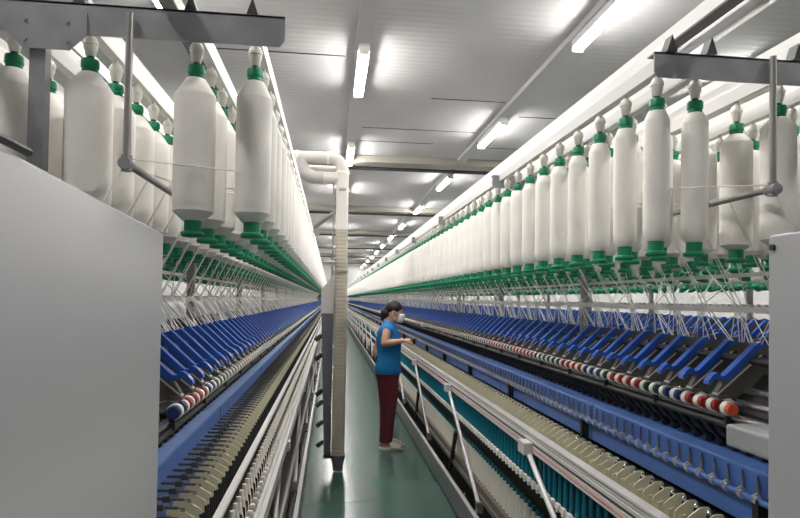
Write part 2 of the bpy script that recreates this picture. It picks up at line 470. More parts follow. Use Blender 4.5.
    for k in range(nr):
        if k % 2 == 0:
            cur = rng.choice(['red', 'red', 'navy', 'dgreen'] if s > 0 else ['dgreen', 'arm_body', 'red', 'dgreen', 'navy'])
        if k >= 100: break
        c = 'orange' if (k == 0 and s > 0) else ('navy' if k == 0 else cur)
        link('top_roller', rm[c], root, (s * .212, yr + k * SP - ys, 1.296))
    rl = MB(); rl.lathe([(.0165, -.017), (.0215, -.01), (.0215, .004), (.0175, .006)], (0, 0, 0), 10, 0, 'Y'); rl.lathe([(.013, .006), (.013, .049)], (0, 0, 0), 8, 1, 'Y')
    tag(link('top_roller_run', array_mesh('top_roller_run', normals_out(rl), [(s * .212, yr + k * SP - ys, 1.296) for k in range(100, nr)], ['white_plastic', 'arm_body']), root), kind='stuff')
    # second top roller line, farther in
    part('roller_beam', MB().prism(P([(.25, 1.25), (.255, 1.285), (.36, 1.39), (.42, 1.39), (.42, 1.18), (.30, 1.18)]), 1.3, YE), 'black')
    # stands between the rollers
    stn = MB().prism([(s * .215, 1.245), (s * .215, 1.275), (s * .26, 1.29), (s * .33, 1.34), (s * .36, 1.30), (s * .27, 1.22)], -.005, .005)
    stringer('roller_stand', mesh_of('roller_stand', stn, 'dark'), int((YE - 1.6) / (6 * SP)), 1.66, 6 * SP, X(0), 0, root, normals_out(stn), 'dark')
    if s > 0:
        sb = part('sensor_box', bx(MB(), .165, .19, 7.25, 7.42, 1.27, 1.315), 'steel_light')
        bv = sb.modifiers.new('b', 'BEVEL'); bv.width = .006; bv.segments = 2
        bx_ = MB(); bx(bx_, .19, .225, 7.31, 7.36, 1.285, 1.295); part('sensor_bracket', bx_, 'dark')
    part('suction_manifold', MB().tube([(X(.232), 1.35, 1.243), (X(.232), YE, 1.243)], .012, 8), 'black')
    fl = MB()
    fl.tube([(s * .232, .0, 1.245), (s * .285, .02, 1.20), (s * .325, .028, 1.155)], [.0105, .0105, .0115], 8)
    fl.lathe([(.015, 1.143), (.0165, 1.151), (.0165, 1.163), (.0125, 1.169)], (s * .326, .028, 0), 10)
    normals_out(fl)
    stringer('suction_tube', mesh_of('suction_tube', fl, 'black'), int((YE - 1.5) / SP), 1.47, SP, X(0), 0, root, fl, 'black')

    # ---- blue spindle-side girder
    part('girder', MB().prism(P([(.36, 1.166), (.35, 1.165), (.288, 1.121), (.285, 1.115), (.285, .955), (.30, .945), (.36, .945)]), 1.12, YE), 'blue')
    y = 1.12 + 1.6
    while y < 20:
        part('girder_joint', bx(MB(), .2835, .2865, y, y + .004, .95, 1.118), 'dark'); y += BAY
    dz = 0. if side == 'R' else .07
    if side == 'R':
        part('guide_tube', MB().tube([(X(.262), 1.30, 1.045), (X(.262), YE, 1.045)], .0105, 10), 'blue')
        cl = MB().lathe([(.0135, -.006), (.0145, 0), (.0135, .006)], (0, 0, 0), 10, 0, 'Y')
        cl.tube([(-.012, 0, .0), (-.018, 0, .014), (-.004, 0, .02), (.008, 0, .012)], .0035, 6)
        cl.tube([(.004, .0, .008), (.012, .012, .03), (.016, .02, .048)], .005, 6, 1)
        cl.tube([(.016, .02, .048), (.02, .026, .062)], .0028, 6, 2)
        normals_out(cl)
        stringer('guide_clip', mesh_of('guide_clip', cl, ['steel_light', 'arm_body', 'navy']), int((YE - 1.5) / SP), 1.52, SP, X(.262), 1.045, root, cl, ['steel_light', 'arm_body', 'navy'])
        y = 1.58
        while y < 30:
            part('tube_bracket', bx(MB(), .25, .284, y - .012, y + .012, .95, 1.05), 'black'); y += 9 * SP * 2
    else:
        pn = MB().tube([(s * .285, 0, 1.062), (s * .235, 0, 1.06), (s * .19, 0, 1.057)], .0042, 6)
        pn.box(min(s * .245, s * .225), max(s * .245, s * .225), -.006, .006, 1.052, 1.068)
        pn.tube([(s * .19, 0, 1.057), (s * .176, .006, 1.054), (s * .172, -.004, 1.052), (s * .18, -.008, 1.054)], .0025, 5)
        normals_out(pn)
        stringer('guide_wire', mesh_of('guide_wire', pn, 'arm_body'), int((YE - 1.5) / SP), 1.47, SP, X(0), 0, root, pn, 'arm_body')
    # ---- cream separator plates with dark spindle tips between them
    zt = (.972 if side == 'R' else .982) + dz; uo = 0. if side == 'R' else -.012
    pl = MB()
    prof = [(.155, zt - .16), (.155, zt - .035), (.163, zt - .026), (.197, zt - .002), (.21, zt), (.226, zt), (.232, zt - .008), (.232, zt - .16)]
    if side == 'R':
        pl.prism([(s * (u + uo), z) for u, z in prof], -.0016, .0016)
        pl.prism([(s * (u + uo), z) for u, z in [(.17, zt - .16), (.17, zt - .05), (.19, zt - .045), (.19, zt - .16)]], -.006, .006)
    else:
        prof = [(.148, zt - .16), (.148, zt - .032), (.152, zt - .026), (.192, zt - .002), (.198, zt), (.216, zt), (.224, zt - .008), (.224, zt - .16)]
        pl.prism([(s * u, z) for u, z in prof], -.0016, .0016)
    normals_out(pl)
    stringer('separator_plate', mesh_of('separator_plate', pl, 'tan'), int((YE - 1.5) / SP), 1.49, SP, X(0), 0, root, pl, 'tan')
    sp = MB()
    if side == 'R':
        uu = s * .207
        sp.lathe([(.0085, zt - .14), (.0085, zt - .012)], (uu, 0, 0), 10, 0); sp.lathe([(.0088, zt - .012), (.0088, zt - .004), (.004, zt)], (uu, 0, 0), 10, 1)
        sp.tube([(s * .17, -.018, zt - .06), (s * .23, .014, zt - .05)], .0025, 5, 1)
        yo = 1.49 + SP / 2
    else:
        uu = s * .142
        sp.lathe([(.0035, zt - .10), (.0035, zt - .035), (.0045, zt - .034), (.0045, zt - .028)], (uu, 0, 0), 8, 0)
        sp.lathe([(.0035, zt - .10), (.0035, zt - .04)], (s * .1445, -.02, 0), 8, 0)
        yo = 1.49 + SP * .4
    normals_out(sp)
    stringer('spindle_tip', mesh_of('spindle_tip', sp, ['black', 'chrome']), int((YE - 1.5) / SP), yo, SP, X(0), 0, root, sp, ['black', 'chrome'])
    # dark core of the machine
    mb = MB(); bx(mb, .37, .95, ys, YE, .06, 1.17); bx(mb, .245, .37, ys, YE, .06, .93); bx(mb, .155, .235, ys, YE, .55, .80)
    part('machine_core', mb, 'black')
    mb = MB(); bx(mb, .95, 1.02, ys, YE, .1, 1.3); part('far_panel', mb, 'cabinet')

    # ---- doffer beam
    if side == 'R':
        zb, ub = .835, .075
        mb = MB()
        bx(mb, ub + .008, ub + .04, 1.38, YE, zb, zb + .088, 1)  # dark body colour stands in for the shade inside the profile grooves
        bx(mb, ub, ub + .04, 1.38, YE, zb + .0885, zb + .098, 0)
        for z0_, z1_ in ((.0, .012), (.026, .034), (.05, .058), (.072, .0805)): bx(mb, ub + .001, ub + .0078, 1.38, YE, zb + z0_, zb + z1_, 2)
        part('doffer_beam', mb, ['rail_white', 'dark', 'steel_light'])
        mb = MB()
        for q, (z, r_) in enumerate(((zb + .019, .005), (zb + .064, .0035))):
            mb.tube([(X(ub + .004), 1.4, z), (X(ub + .004), YE, z)], r_, 6, q % 2)
        part('air_hose', mb, ['hose_pink', 'white_plastic'])
        mb = MB(); bx(mb, ub - .002, ub + .05, 1.355, 1.38, zb - .02, zb + .19); bx(mb, ub + .010, ub + .038, 1.352, 1.3555, zb, zb + .175, 1)
        part('end_channel', mb, ['steel_light', 'dark'])
        gr = MB().box(min(s * .078, s * .092), max(s * .078, s * .092), -.016, .016, .672, .69)
        gr.box(min(s * .076, s * .092), max(s * .076, s * .092), -.006, .006, .652, .674)
        normals_out(gr)
        part('gripper_strip', bx(MB(), .083, .088, 1.5, YE, .66, .688), 'steel_light')
        stringer('gripper', mesh_of('gripper', gr, 'white_plastic'), int((YE - 2.2) / SP), 2.3, SP, X(0), 0, root, gr, 'white_plastic')
    else:
        part('white_rail', bx(MB(), .112, .134, 1.35, YE, .958, .972), 'rail_white')
        zb, ub = .80, .025
        part('doffer_beam', MB().prism(P([(ub, zb), (ub, zb + .05), (ub + .012, zb + .05), (ub + .014, zb + .042), (ub + .02, zb + .042), (ub + .022, zb + .05), (ub + .04, zb + .05), (ub + .04, zb)]), 1.3, YE), 'steel_light')
        gr = MB().lathe([(.011, -.012), (.0135, -.004), (.0135, .006), (.008, .014)], (0, 0, 0), 10)
        normals_out(gr)
        stringer('gripper', mesh_of('gripper', gr, 'white_plastic'), int((YE - 1.6) / SP), 1.7, SP, X(.07), .862, root, gr, 'white_plastic')
        part('gripper_strip', bx(MB(), .06, .078, 1.4, YE, .80, .85), 'black')
        dv = MB().prism([(s * .08, .80), (s * .08, .90), (s * .116, .925), (s * .116, .80)], -.004, .004)
        normals_out(dv)
        stringer('balloon_divider', mesh_of('balloon_divider', dv, 'black'), int((YE - 1.6) / SP), 1.62 + SP / 2, SP, X(0), 0, root, dv, 'black')
        part('lower_pipe', MB().tube([(X(.03), 1.4, .56), (X(.03), YE, .56)], .014, 8), 'galv')
    # ---- lower part: conveyor, kick rail, doffer arms
    mb = MB(); bx(mb, .075, .145, 1.3, YE, .29, .348); bx(mb, .06, .075, 1.3, YE, .27, .30)
    part('cop_conveyor', mb, 'brown')
    mb = MB(); bx(mb, 0., .012, 1.2, YE, .028, .185); bx(mb, 0, .028, 1.2, YE, .185, .195, 2); bx(mb, .004, .05, 1.2, YE, 0, .028, 1)  # pale lip paints the top-lit edge, black strip the shadow gap beneath
    part('kick_rail', mb, ['steel', 'black', 'steel_light'])
    part('base_rail', bx(MB(), .03, .25, 1.2, YE, .0, .05), 'dark')
    part('drive_rod', MB().tube([(X(.055), 1.3, .12), (X(.055), YE, .12)], .009, 6), 'galv')
    y = 3.0 if side == 'R' else 3.3
    ztop, zlow = (.845, .20) if side == 'R' else (.80, .20)
    k = 0
    while y < 40:
        a = MB().tube([(X(.062), y, ztop), (X(.046), y - 1.14 if side == 'R' else y - .9, zlow + .05)], .0135, 8)
        arm = part('doffer_arm', a, 'steel_light')
        mb = MB()
        bx(mb, .03, .075, y - .05, y + .05, ztop - .02, ztop + .04) if side == 'R' else bx(mb, .015, .03, y - .04, y + .04, ztop - .02, ztop + .03)
        mb.v = [(v[0] - L[0], v[1] - L[1], v[2]) for v in mb.v]
        obj('arm_bracket', mb, 'steel_light', arm)
        mb = MB(); yb = y - (1.14 if side == 'R' else .9)
        bx(mb, .03, .07, yb - .03, yb + .03, zlow, zlow + .07)
        mb.lathe([(.018, -.02), (.018, .02)], (X(.05), yb, zlow + .05), 10, 0, 'X')
        mb.v = [(v[0] - L[0], v[1] - L[1], v[2]) for v in mb.v]
        obj('pivot', mb, 'galv', arm)
        mb = MB().tube([(X(.06), y - .33, .55), (X(.06), y - .12, .19)], .017, 8)
        part('cylinder', mb, 'black')
        mb = MB(); yy = y - .7; bx(mb, .03, .07, yy - .012, yy + .012, .05, .14); mb.tube([(X(.03), yy, .14), (X(.07), yy + .07, .16)], .006, 6, 1)
        part('rod_bearing', mb, ['dark', 'galv'])
        y += 2.06; k += 1
    return root, X, cu

frameR, XRf, cuR = build_frame('R')
frameL, XLf, cuL = build_frame('L')

# ------------------------------------------------------------------ roving bobbins
def bobbin_meshes(rad, seg, sh):
    cap = MB().lathe([(.010, 2.143), (.019, 2.141), (.0205, 2.136), (.0205, 2.122), (.018, 2.119), (.0185, 2.108)], (0, 0, -2.143), seg)
    yarn = MB().lathe([(.0178, 2.110), (.023, 2.108), (rad * .985, 2.108 - sh), (rad, 2.104 - sh), (rad * 1.0, 1.96), (rad * 1.0, 1.82), (rad * 1.0, 1.801), (rad * .975, 1.797), (rad * .98, 1.786 if sh > .03 else 1.778), (.024, 1.764)], (0, 0, -2.143), seg + 4)
    foot = MB().lathe([(.0205, 1.768), (.0205, 1.739), (.0265, 1.737), (.0275, 1.734), (.0275, 1.729), (.0255, 1.726), (.019, 1.725)], (0, 0, -2.143), seg)
    return cap, yarn, foot

def strand_path(s, X, cu, x, y, j, sgn, kk):
    """roving from the bobbin over the guide bar to the rail and down to the drafting arm"""
    a = sgn * (.045 + .028 * (kk % 3)); b_ = -sgn * (.02 + .02 * ((kk * 7) % 4))
    rail = (X(.322 + cu), y + a, 1.597); end = (X(.345) , y + a + b_, 1.482)
    if j < 2:
        m = y + sgn * .085; bar = X(.165 + cu * 1.03)
        return [(x + s * .02, y + sgn * .03, 1.90 - .03 * (kk % 2)), (bar - s * .004, m, 1.908), (rail[0], m + sgn * .012, 1.597), (end[0], m + sgn * .012 + b_ * 1.4, 1.482)]
    return [(x, y, 1.735), rail, end]

groups = []
RAD = {'R': (.0335, .035, .044, .038), 'L': (.042, .048, .053, .05)}
QUOTA = {'R': (78, 30, 26, 16), 'L': (64, 38, 28, 20)}
ROWN = ('aisle-side row', 'second row in', 'third row in', 'fourth row in')
MACH = {'R': 'frame the worker faces', 'L': 'frame beside the duct'}
count = int((YE - BY0) / BP)
low = {}
mass = {'green': [], 'yarn': []}
for side, X, cu in (('R', XRf, cuR), ('L', XLf, cuL)):
    s = 1 if side == 'R' else -1
    cz = .018 if side == 'L' else 0.
    for j, u in enumerate(ROWS[side] + FARU):
        jr = min(j, 3) if j < 4 else 7 - j
        rad = RAD[side][jr]
        if j < 4:
            cap, yarn, foot = (normals_out(t) for t in bobbin_meshes(rad, 18, .040 if side == 'L' else .024))
            cm = mesh_of('green_cap', cap, 'green'); ym = mesh_of('yarn_package', yarn, 'roving'); fm = mesh_of('green_foot', foot, 'green')
        x = X(u + cu)
        xr = X(.34 + cu)
        for k in range(count):
            y = BY0 + k * BP
            if j < 4 and k < QUOTA[side][j]:
                t = thing('roving_bobbin', '%s white bobbin from the end beam, %s, %s' % (nth(k + 1), ROWN[j], MACH[side]),
                          'bobbin', (x, y, 2.143 + cz), 0, 'roving bobbins, %s %s' % (ROWN[j], MACH[side]))
                jit = 1 + random.uniform(-.04, .04)
                link('green_cap', cm, t); o = link('yarn_package', ym, t); o.scale = (jit, jit, 1); link('green_foot', fm, t)
                sg = 1 if (k + j) % 2 else -1
                pth = strand_path(s, X, cu, x, y, j, sg, k * 4 + j)
                mb = MB().tube([(a - x, b_ - y, c - 2.143 - cz) for a, b_, c in pth], .0019, 4)
                pt2 = [pth[-2], (pth[-1][0], pth[-2][1] - (pth[-1][1] - pth[-2][1]) - sg * .012, pth[-1][2])]
                mb.tube([(a - x, b_ - y, c - 2.143 - cz) for a, b_, c in pt2], .0019, 4)
                link('roving_strand', mesh_of('roving_strand', mb, 'strand', False), t)
            else:
                mass.setdefault((side, jr), []).append((x, y, 2.143 + cz))
                if j < 4 and y < 26:
                    mass.setdefault('strands', []).append((s, X, cu, x, y, j, 1 if (k + j) % 2 else -1, k * 4 + j))
mbm = None
V, F = [], []
# everything past the nearest three hundred: one mass
allmb = MB()
acc = []
for key, pts in list(mass.items()):
    if not isinstance(key, tuple): continue
    rad = RAD[key[0]][key[1]]
    t = MB().lathe([(.010, 2.143), (.0205, 2.139), (.0205, 2.12), (.0185, 2.108)], (0, 0, -2.143), 7, 1)
    t.lathe([(.023, 2.109), (rad, 2.068 if key[0] == 'L' else 2.082), (rad, 1.79), (.0225, 1.764)], (0, 0, -2.143), 9, 0)
    t.lathe([(.0205, 1.768), (.021, 1.746), (.0275, 1.740), (.0275, 1.729), (.019, 1.723)], (0, 0, -2.143), 7, 1)
    normals_out(t)
    acc.append((t, pts))
bms = bmesh.new()
for t, pts in acc:
    me = array_mesh('tmp', t, pts, ['roving', 'green']); bms.from_mesh(me); bpy.data.meshes.remove(me)
sm = MB()
for args in mass['strands']:
    sm.tube(strand_path(*args), .0022, 3, 0, False)
me = bpy.data.meshes.new('tmp'); me.from_pydata(sm.v, [], sm.f); bms.from_mesh(me)
me = bpy.data.meshes.new('distant_roving_bobbins'); bms.to_mesh(me); bms.free()
me.materials.append(M['roving']); me.materials.append(M['green'])
tag(link('distant_roving_bobbins', me), 'mass of white roving bobbins with green ends hanging along both frames into the distance', 'bobbins', kind='stuff')

# neighbouring frame on the far side of the worker's frame (only its creel shows between bobbins)
nroot = thing('spinning_frame', 'neighbouring spinning frame seen only between the bobbins of the frame the worker faces', 'spinning machine', (3.0, 1.5, 0), 0, 'spinning frames')
mb = MB().box(.25, .75, 0, YE - 1.5, 0, 1.36); obj('machine_body', mb, 'black', nroot)
for q in (0, 1):
    ab, ac = arm_template(1)
    bo = MB(); bo.add(ab.v, ab.f, 0); bo.add(ac.v, ac.f, 1)
    if q: bo.v = [(1.0 - v[0], v[1], v[2]) for v in bo.v]
    normals_out(bo)
    tag(link('weighting_arm_run', array_mesh('weighting_arm_run', bo, [(-.02, k * 2 * SP, 0) for k in range(300)], ['arm_body', 'arm_blue']), nroot), kind='stuff')
    obj('girder', MB().box(.27 + q * .42, .31 + q * .42, 0, YE - 1.5, .9, 1.16), 'blue', nroot)
obj('strand_guide_rail', MB().box(.62, .63, 0, YE - 1.5, 1.53, 1.60), 'steel', nroot)
for q in range(5):
    mb = MB().prism([(.02 + q * .2, .71), (.0 + q * .2, .745), (.02 + q * .2, .80), (.04 + q * .2, .745)], 0, YE - 1.5)
    mb.v = [(v[0], v[1], v[2] + 1.5) for v in mb.v]
    obj('creel_rail', mb, 'rail_white', nroot)
for q in range(0, 27):
    mb = MB().box(.4, .44, q * BAY, q * BAY + .03, 1.25, 2.25).box(0, .9, q * BAY, q * BAY + .03, 2.18, 2.21); obj('creel_post', mb, 'steel', nroot)
t = MB().lathe([(.010, 2.16), (.0205, 2.139), (.0205, 2.12), (.0185, 2.108)], (0, 0, 0), 6, 1)
t.lathe([(.0205, 2.112), (.045, 2.052), (.045, 1.80), (.0225, 1.764)], (0, 0, 0), 8, 0)
t.lathe([(.0205, 1.768), (.0275, 1.740), (.0275, 1.729), (.019, 1.723)], (0, 0, 0), 6, 1)
t.lathe([(.006, 2.22), (.02, 2.19), (.012, 2.15)], (0, 0, 0), 6, 2)
normals_out(t)
offs = [(3.02 + q * .2, 1.6 + k * BP, 0) for q in range(5) for k in range(120)]
tag(link('neighbour_roving_bobbins', array_mesh('neighbour_roving_bobbins', t, offs, ['roving', 'green', 'white_plastic'])),
    'mass of roving bobbins on the neighbouring frame, half hidden behind the nearer bobbins', 'bobbins', kind='stuff')

# ------------------------------------------------------------------ cops and tubes at the spindles
cop = MB().lathe([(.0125, 0), (.014, .006), (.0148, .03), (.0148, .11), (.0135, .145), (.0105, .172)], (0, 0, 0), 14)
tip = MB().lathe([(.0105, .168), (.0095, .19), (.0085, .20), (.006, .202)], (0, 0, 0), 10)
cm, tm = mesh_of('yarn_body', normals_out(cop), 'cop'), mesh_of('tube_tip', normals_out(tip), 'teal')
clow = MB().lathe([(.013, 0), (.0148, .03), (.0148, .11), (.0105, .172)], (0, 0, 0), 8, 0); clow.lathe([(.0105, .168), (.007, .202)], (0, 0, 0), 6, 1); normals_out(clow)
rest = []
xc = XRf(.110)
y0c = 2.36
for k in range(int((YE - y0c) / SP)):
    p = (xc, y0c + k * SP, .348)
    if k < 150:
        t = thing('yarn_cop', '%s teal-tipped white cop from the camera end on the low conveyor' % nth(k + 1), 'yarn cop', p, 0, 'yarn cops on the conveyor')
        link('yarn_body', cm, t); link('tube_tip', tm, t)
    else: rest.append(p)
cm2 = mesh_of('yarn_body', normals_out(MB().lathe([(.012, 0), (.0165, .02), (.0165, .12), (.0095, .165)], (0, 0, 0), 12)), 'cop')
tm2 = mesh_of('tube_tip', normals_out(MB().lathe([(.009, .163), (.0075, .185)], (0, 0, 0), 8)), 'white_plastic')
xl = XLf(.097)
y0l = 1.62
for k in range(int((YE - y0l) / SP)):
    p = (xl, y0l + k * SP, .765)
    if k < 110:
        t = thing('yarn_cop', '%s white cop from the near end, between black dividers behind the beam' % nth(k + 1), 'yarn cop', p, 0, 'yarn cops between black dividers')
        link('yarn_body', cm2, t); link('tube_tip', tm2, t)
    else: rest.append(p)
tag(link('distant_yarn_cops', array_mesh('distant_yarn_cops', clow, rest, ['cop', 'teal'])), 'mass of white yarn cops along both frames into the distance', 'yarn cops', kind='stuff')
# spindle bed that carries the cops of the frame beside the duct
mb = MB().box(min(XLf(.085), XLf(.15)) - frameL.location.x, max(XLf(.085), XLf(.15)) - frameL.location.x, 1.3 - frameL.location.y, YE - frameL.location.y, .70, .765)
obj('spindle_bed', mb, 'black', frameL)
tb = MB().lathe([(.0085, .145), (.0095, .10), (.0125, .004), (.0125, 0)], (0, 0, 0), 12); tb.lathe([(.0135, .02), (.0135, .0)], (0, 0, 0), 12)
tbm = mesh_of('bobbin_tube', normals_out(tb), 'teal')
rest = []
xt = XRf(.104)
for k in range(int((YE - 2.2) / SP)):
    p = (xt, 2.12 + k * SP, .690)
    if k < 140:
        o = link('bobbin_tube', tbm, None, p)
        tag(o, '%s empty teal tube from the camera end, under the doffer beam' % nth(k + 1), 'bobbin tube', 'empty teal tubes under the doffer beam')
    else: rest.append(p)
tlow = MB().lathe([(.0085, .145), (.0135, 0)], (0, 0, 0), 6); normals_out(tlow)
tag(link('distant_bobbin_tubes', array_mesh('distant_bobbin_tubes', tlow, rest, 'teal')), 'mass of empty teal tubes under the doffer beam into the distance', 'bobbin tubes', kind='stuff')

# ------------------------------------------------------------------ travelling cleaner with its standing suction duct
cy = 5.62
tc_ = thing('travelling_cleaner', 'travelling suction cleaner with a tall pale ribbed duct reaching down to the green floor', 'suction cleaner', (.07, cy, 0))
ox, oy = .07, cy
def cpart(name, mb, m, parent=tc_):
    mb.v = [(v[0] - ox, v[1] - oy, v[2]) for v in mb.v]; return obj(name, mb, m, parent)
zc = 2.913; R_ = .055
path = [(-.62, cy, zc), (-.1, cy, zc), (-.03, cy, zc)] + [(-.03 + .118 * math.sin(a), cy, zc - .118 + .118 * math.cos(a)) for a in [PI / 2 * q / 6 for q in range(1, 7)]] + [(.088, cy, 2.72)]
op = cpart('overhead_pipe', MB().tube(path, R_, 18), 'duct_white')
mb = MB()
for x in (-.335, -.05): mb.lathe([(.06, x - .012), (.06, x + .012)], (0, cy, zc), 18, 0, 'X')
mb.lathe([(.064, 2.768), (.064, 2.79)], (.088, cy, 0), 18)
cpart('pipe_collar', mb, 'white_plastic', op)
cpart('drop_pipe', MB().loft([(.088, cy, 2.24, .057, .057), (.088, cy, 2.77, .057, .057)], 24, 0, 4), 'duct_white')
mb = MB().lathe([(.064, 2.60), (.066, 2.606), (.066, 2.624), (.064, 2.63)], (.088, cy, 0), 18).box(.0, .03, cy - .02, cy + .02, 2.60, 2.63)
cpart('pipe_clamp', mb, 'galv')
path = [(-.30, cy + .01, 2.90)] + [(-.16 - .14 * math.cos(a), cy, 2.865 - .14 * math.sin(a)) for a in [PI / 2 * q / 8 for q in range(0, 9)]] + [(-.09, cy, 2.725)]
cpart('flexible_elbow', MB().tube(path, .062, 16), 'flex_grey')
mb = MB().tube([(-.09, cy, 2.725), (.08, cy, 2.725)], .055, 16); cpart('branch_pipe', mb, 'duct_white')
mb = MB().tube([(-.33, cy + .16, 2.83), (.06, cy + .16, 2.83)], .045, 14).tube([(.05, cy + .17, 2.83), (.06, cy + .03, 2.79)], .04, 12); cpart('return_pipe', mb, 'duct_white')
cpart('ribbed_duct', MB().loft([(.088, cy, .15, .062, .055), (.088, cy, 1.6, .062, .055), (.088, cy, 2.245, .0565, .055)], 24, 0, 5), 'duct_beige')
mb = MB().box(.022, .154, cy - .066, cy + .066, 1.845, 1.858).box(.0, .024, cy - .02, cy + .02, 1.83, 1.86); cpart('duct_strap', mb, 'galv')
cpart('side_tube', MB().tube([(.008, cy + .02, .2), (.008, cy + .02, 2.7)], .007, 8), 'galv')
# wide flat duct beside it: white hood, grey lower part
mb = MB().add([(-.09, cy + .0, 1.46), (.022, cy + .0, 1.46), (.022, cy + .12, 1.46), (-.09, cy + .12, 1.46), (-.09, cy, 1.68), (.022, cy, 1.83), (.022, cy + .12, 1.83), (-.09, cy + .12, 1.68)],
              [(0, 1, 2, 3), (4, 5, 6, 7), (0, 1, 5, 4), (1, 2, 6, 5), (2, 3, 7, 6), (3, 0, 4, 7)])
hood = cpart('duct_hood', mb, 'duct_white')
mb = MB().prism([(-.085, 1.46), (.024, 1.46), (.024, .156), (-.042, .156)], cy + .005, cy + .115); cpart('flat_duct', mb, 'duct_grey')
for z in (.215, .40, .585, .69, 1.02, 1.2):
    dx_ = .04 - .043 * (z - .155) / 1.3
    mb = MB().tube([(-.07 + dx_, cy + .04, z + .05), (-.10 + dx_, cy + .03, z + .045), (-.145 + dx_, cy + .02, z + .01)], [.02, .021, .023], 10); cpart('side_nozzle', mb, 'duct_dark')
mb = MB().lathe([(.072, .155), (.072, .135), (.05, .06), (.048, .012)], (.088, cy, 0), 18); cpart('floor_nozzle', mb, 'duct_grey')
mb = MB().box(-.044, .154, cy - .06, cy + .116, .135, .155); cpart('nozzle_bracket', mb, 'duct_dark')
mb = MB().tube([(-.17, cy + .2, 2.28), (.03, cy + .02, 2.42)], .02, 8).prism([(-.2, 2.25), (-.15, 2.30), (-.1, 2.25), (-.14, 2.2)], cy + .19, cy + .22); cpart('stay_arm', mb, 'galv')
mb = MB().box(-1.0, -.45, cy - .25, cy + .3, 2.4325, 2.82); cpart('cleaner_body', mb, 'cabinet')

# ------------------------------------------------------------------ worker
def voxel(mb, vox, mat_, name, parent, smooth=6, fac=.5):
    me = mesh_of(name, mb, mat_)
    tmp = bpy.data.objects.new('tmp', me); COL.objects.link(tmp)
    r = tmp.modifiers.new('r', 'REMESH'); r.mode = 'VOXEL'; r.voxel_size = vox; r.use_smooth_shade = True
    sm_ = tmp.modifiers.new('s', 'SMOOTH'); sm_.iterations = smooth; sm_.factor = fac
    dg = bpy.context.evaluated_depsgraph_get()
    m2 = bpy.data.meshes.new_from_object(tmp.evaluated_get(dg)); m2.name = name
    m2.materials.clear(); m2.materials.append(M[mat_])
    m2.polygons.foreach_set('use_smooth', [True] * len(m2.polygons))
    bpy.data.objects.remove(tmp)
    return link(name, m2, parent)

W = thing('person', 'woman in blue sleeveless top, maroon trousers and white face mask standing in the aisle', 'person', (.632, 6.5, 0), math.radians(-6))
def limb(mb, pts, rad, seg=14):
    P_ = [Vector(p) for p in pts]; out = []; rr = []
    for i in range(len(P_) - 1):
        for q in range(5):
            f = q / 5; out.append(P_[i].lerp(P_[i + 1], f)); rr.append(rad[i] * (1 - f) + rad[i + 1] * f)
    out.append(P_[-1]); rr.append(rad[-1])
    mb.tube(out, rr, seg)
    for p, r_ in zip(P_, rad): mb.ball(p, r_ * .98, r_ * .98, r_ * .98, 12, 8)
    return mb
bd = MB()
bd.loft([(-.01, 0, .78, .10, .14), (-.012, 0, .86, .115, .155), (-.005, 0, .95, .095, .135), (.0, 0, 1.02, .088, .12), (.008, 0, 1.12, .10, .13), (.012, 0, 1.19, .105, .14),
         (.0, 0, 1.26, .09, .15), (-.008, 0, 1.305, .066, .125), (-.008, 0, 1.335, .05, .07), (-.004, 0, 1.36, .046, .05)], 24)
limb(bd, [(-.006, 0, 1.32), (.016, 0, 1.415)], [.05, .046])
# head bowed forward
hx, hz = .036, 1.475
def nod(mb, i0=0, ang=15):
    c, n_ = math.cos(math.radians(ang)), math.sin(math.radians(ang)); px, pz = hx - .03, hz - .085
    for i in range(i0, len(mb.v)):
        x, y, z = mb.v[i]; x -= px; z -= pz
        mb.v[i] = (px + x * c + z * n_, y, pz - x * n_ + z * c)
    return mb
h0 = len(bd.v)
bd.ball((hx - .008, 0, hz + .014), .094, .075, .098, 20, 14)
bd.ball((hx + .025, 0, hz - .045), .062, .056, .072, 18, 12)
bd.ball((hx + .06, 0, hz - .088), .024, .026, .022, 12, 8)
limb(bd, [(hx + .086, 0, hz + .014), (hx + .104, 0, hz - .03)], [.008, .014], 8)
for sy in (-1, 1):
    bd.ball((hx - .012, sy * .076, hz - .012), .018, .009, .03, 10, 8)
    bd.ball((hx + .068, sy * .03, hz + .026), .018, .026, .01, 10, 6)
nod(bd, h0)
# right arm (towards the camera), elbow bent
limb(bd, [(-.008, -.145, 1.282), (-.018, -.185, 1.262), (-.046, -.262, 1.142), (.035, -.238, 1.150), (.145, -.195, 1.166)], [.052, .05, .037, .036, .025])
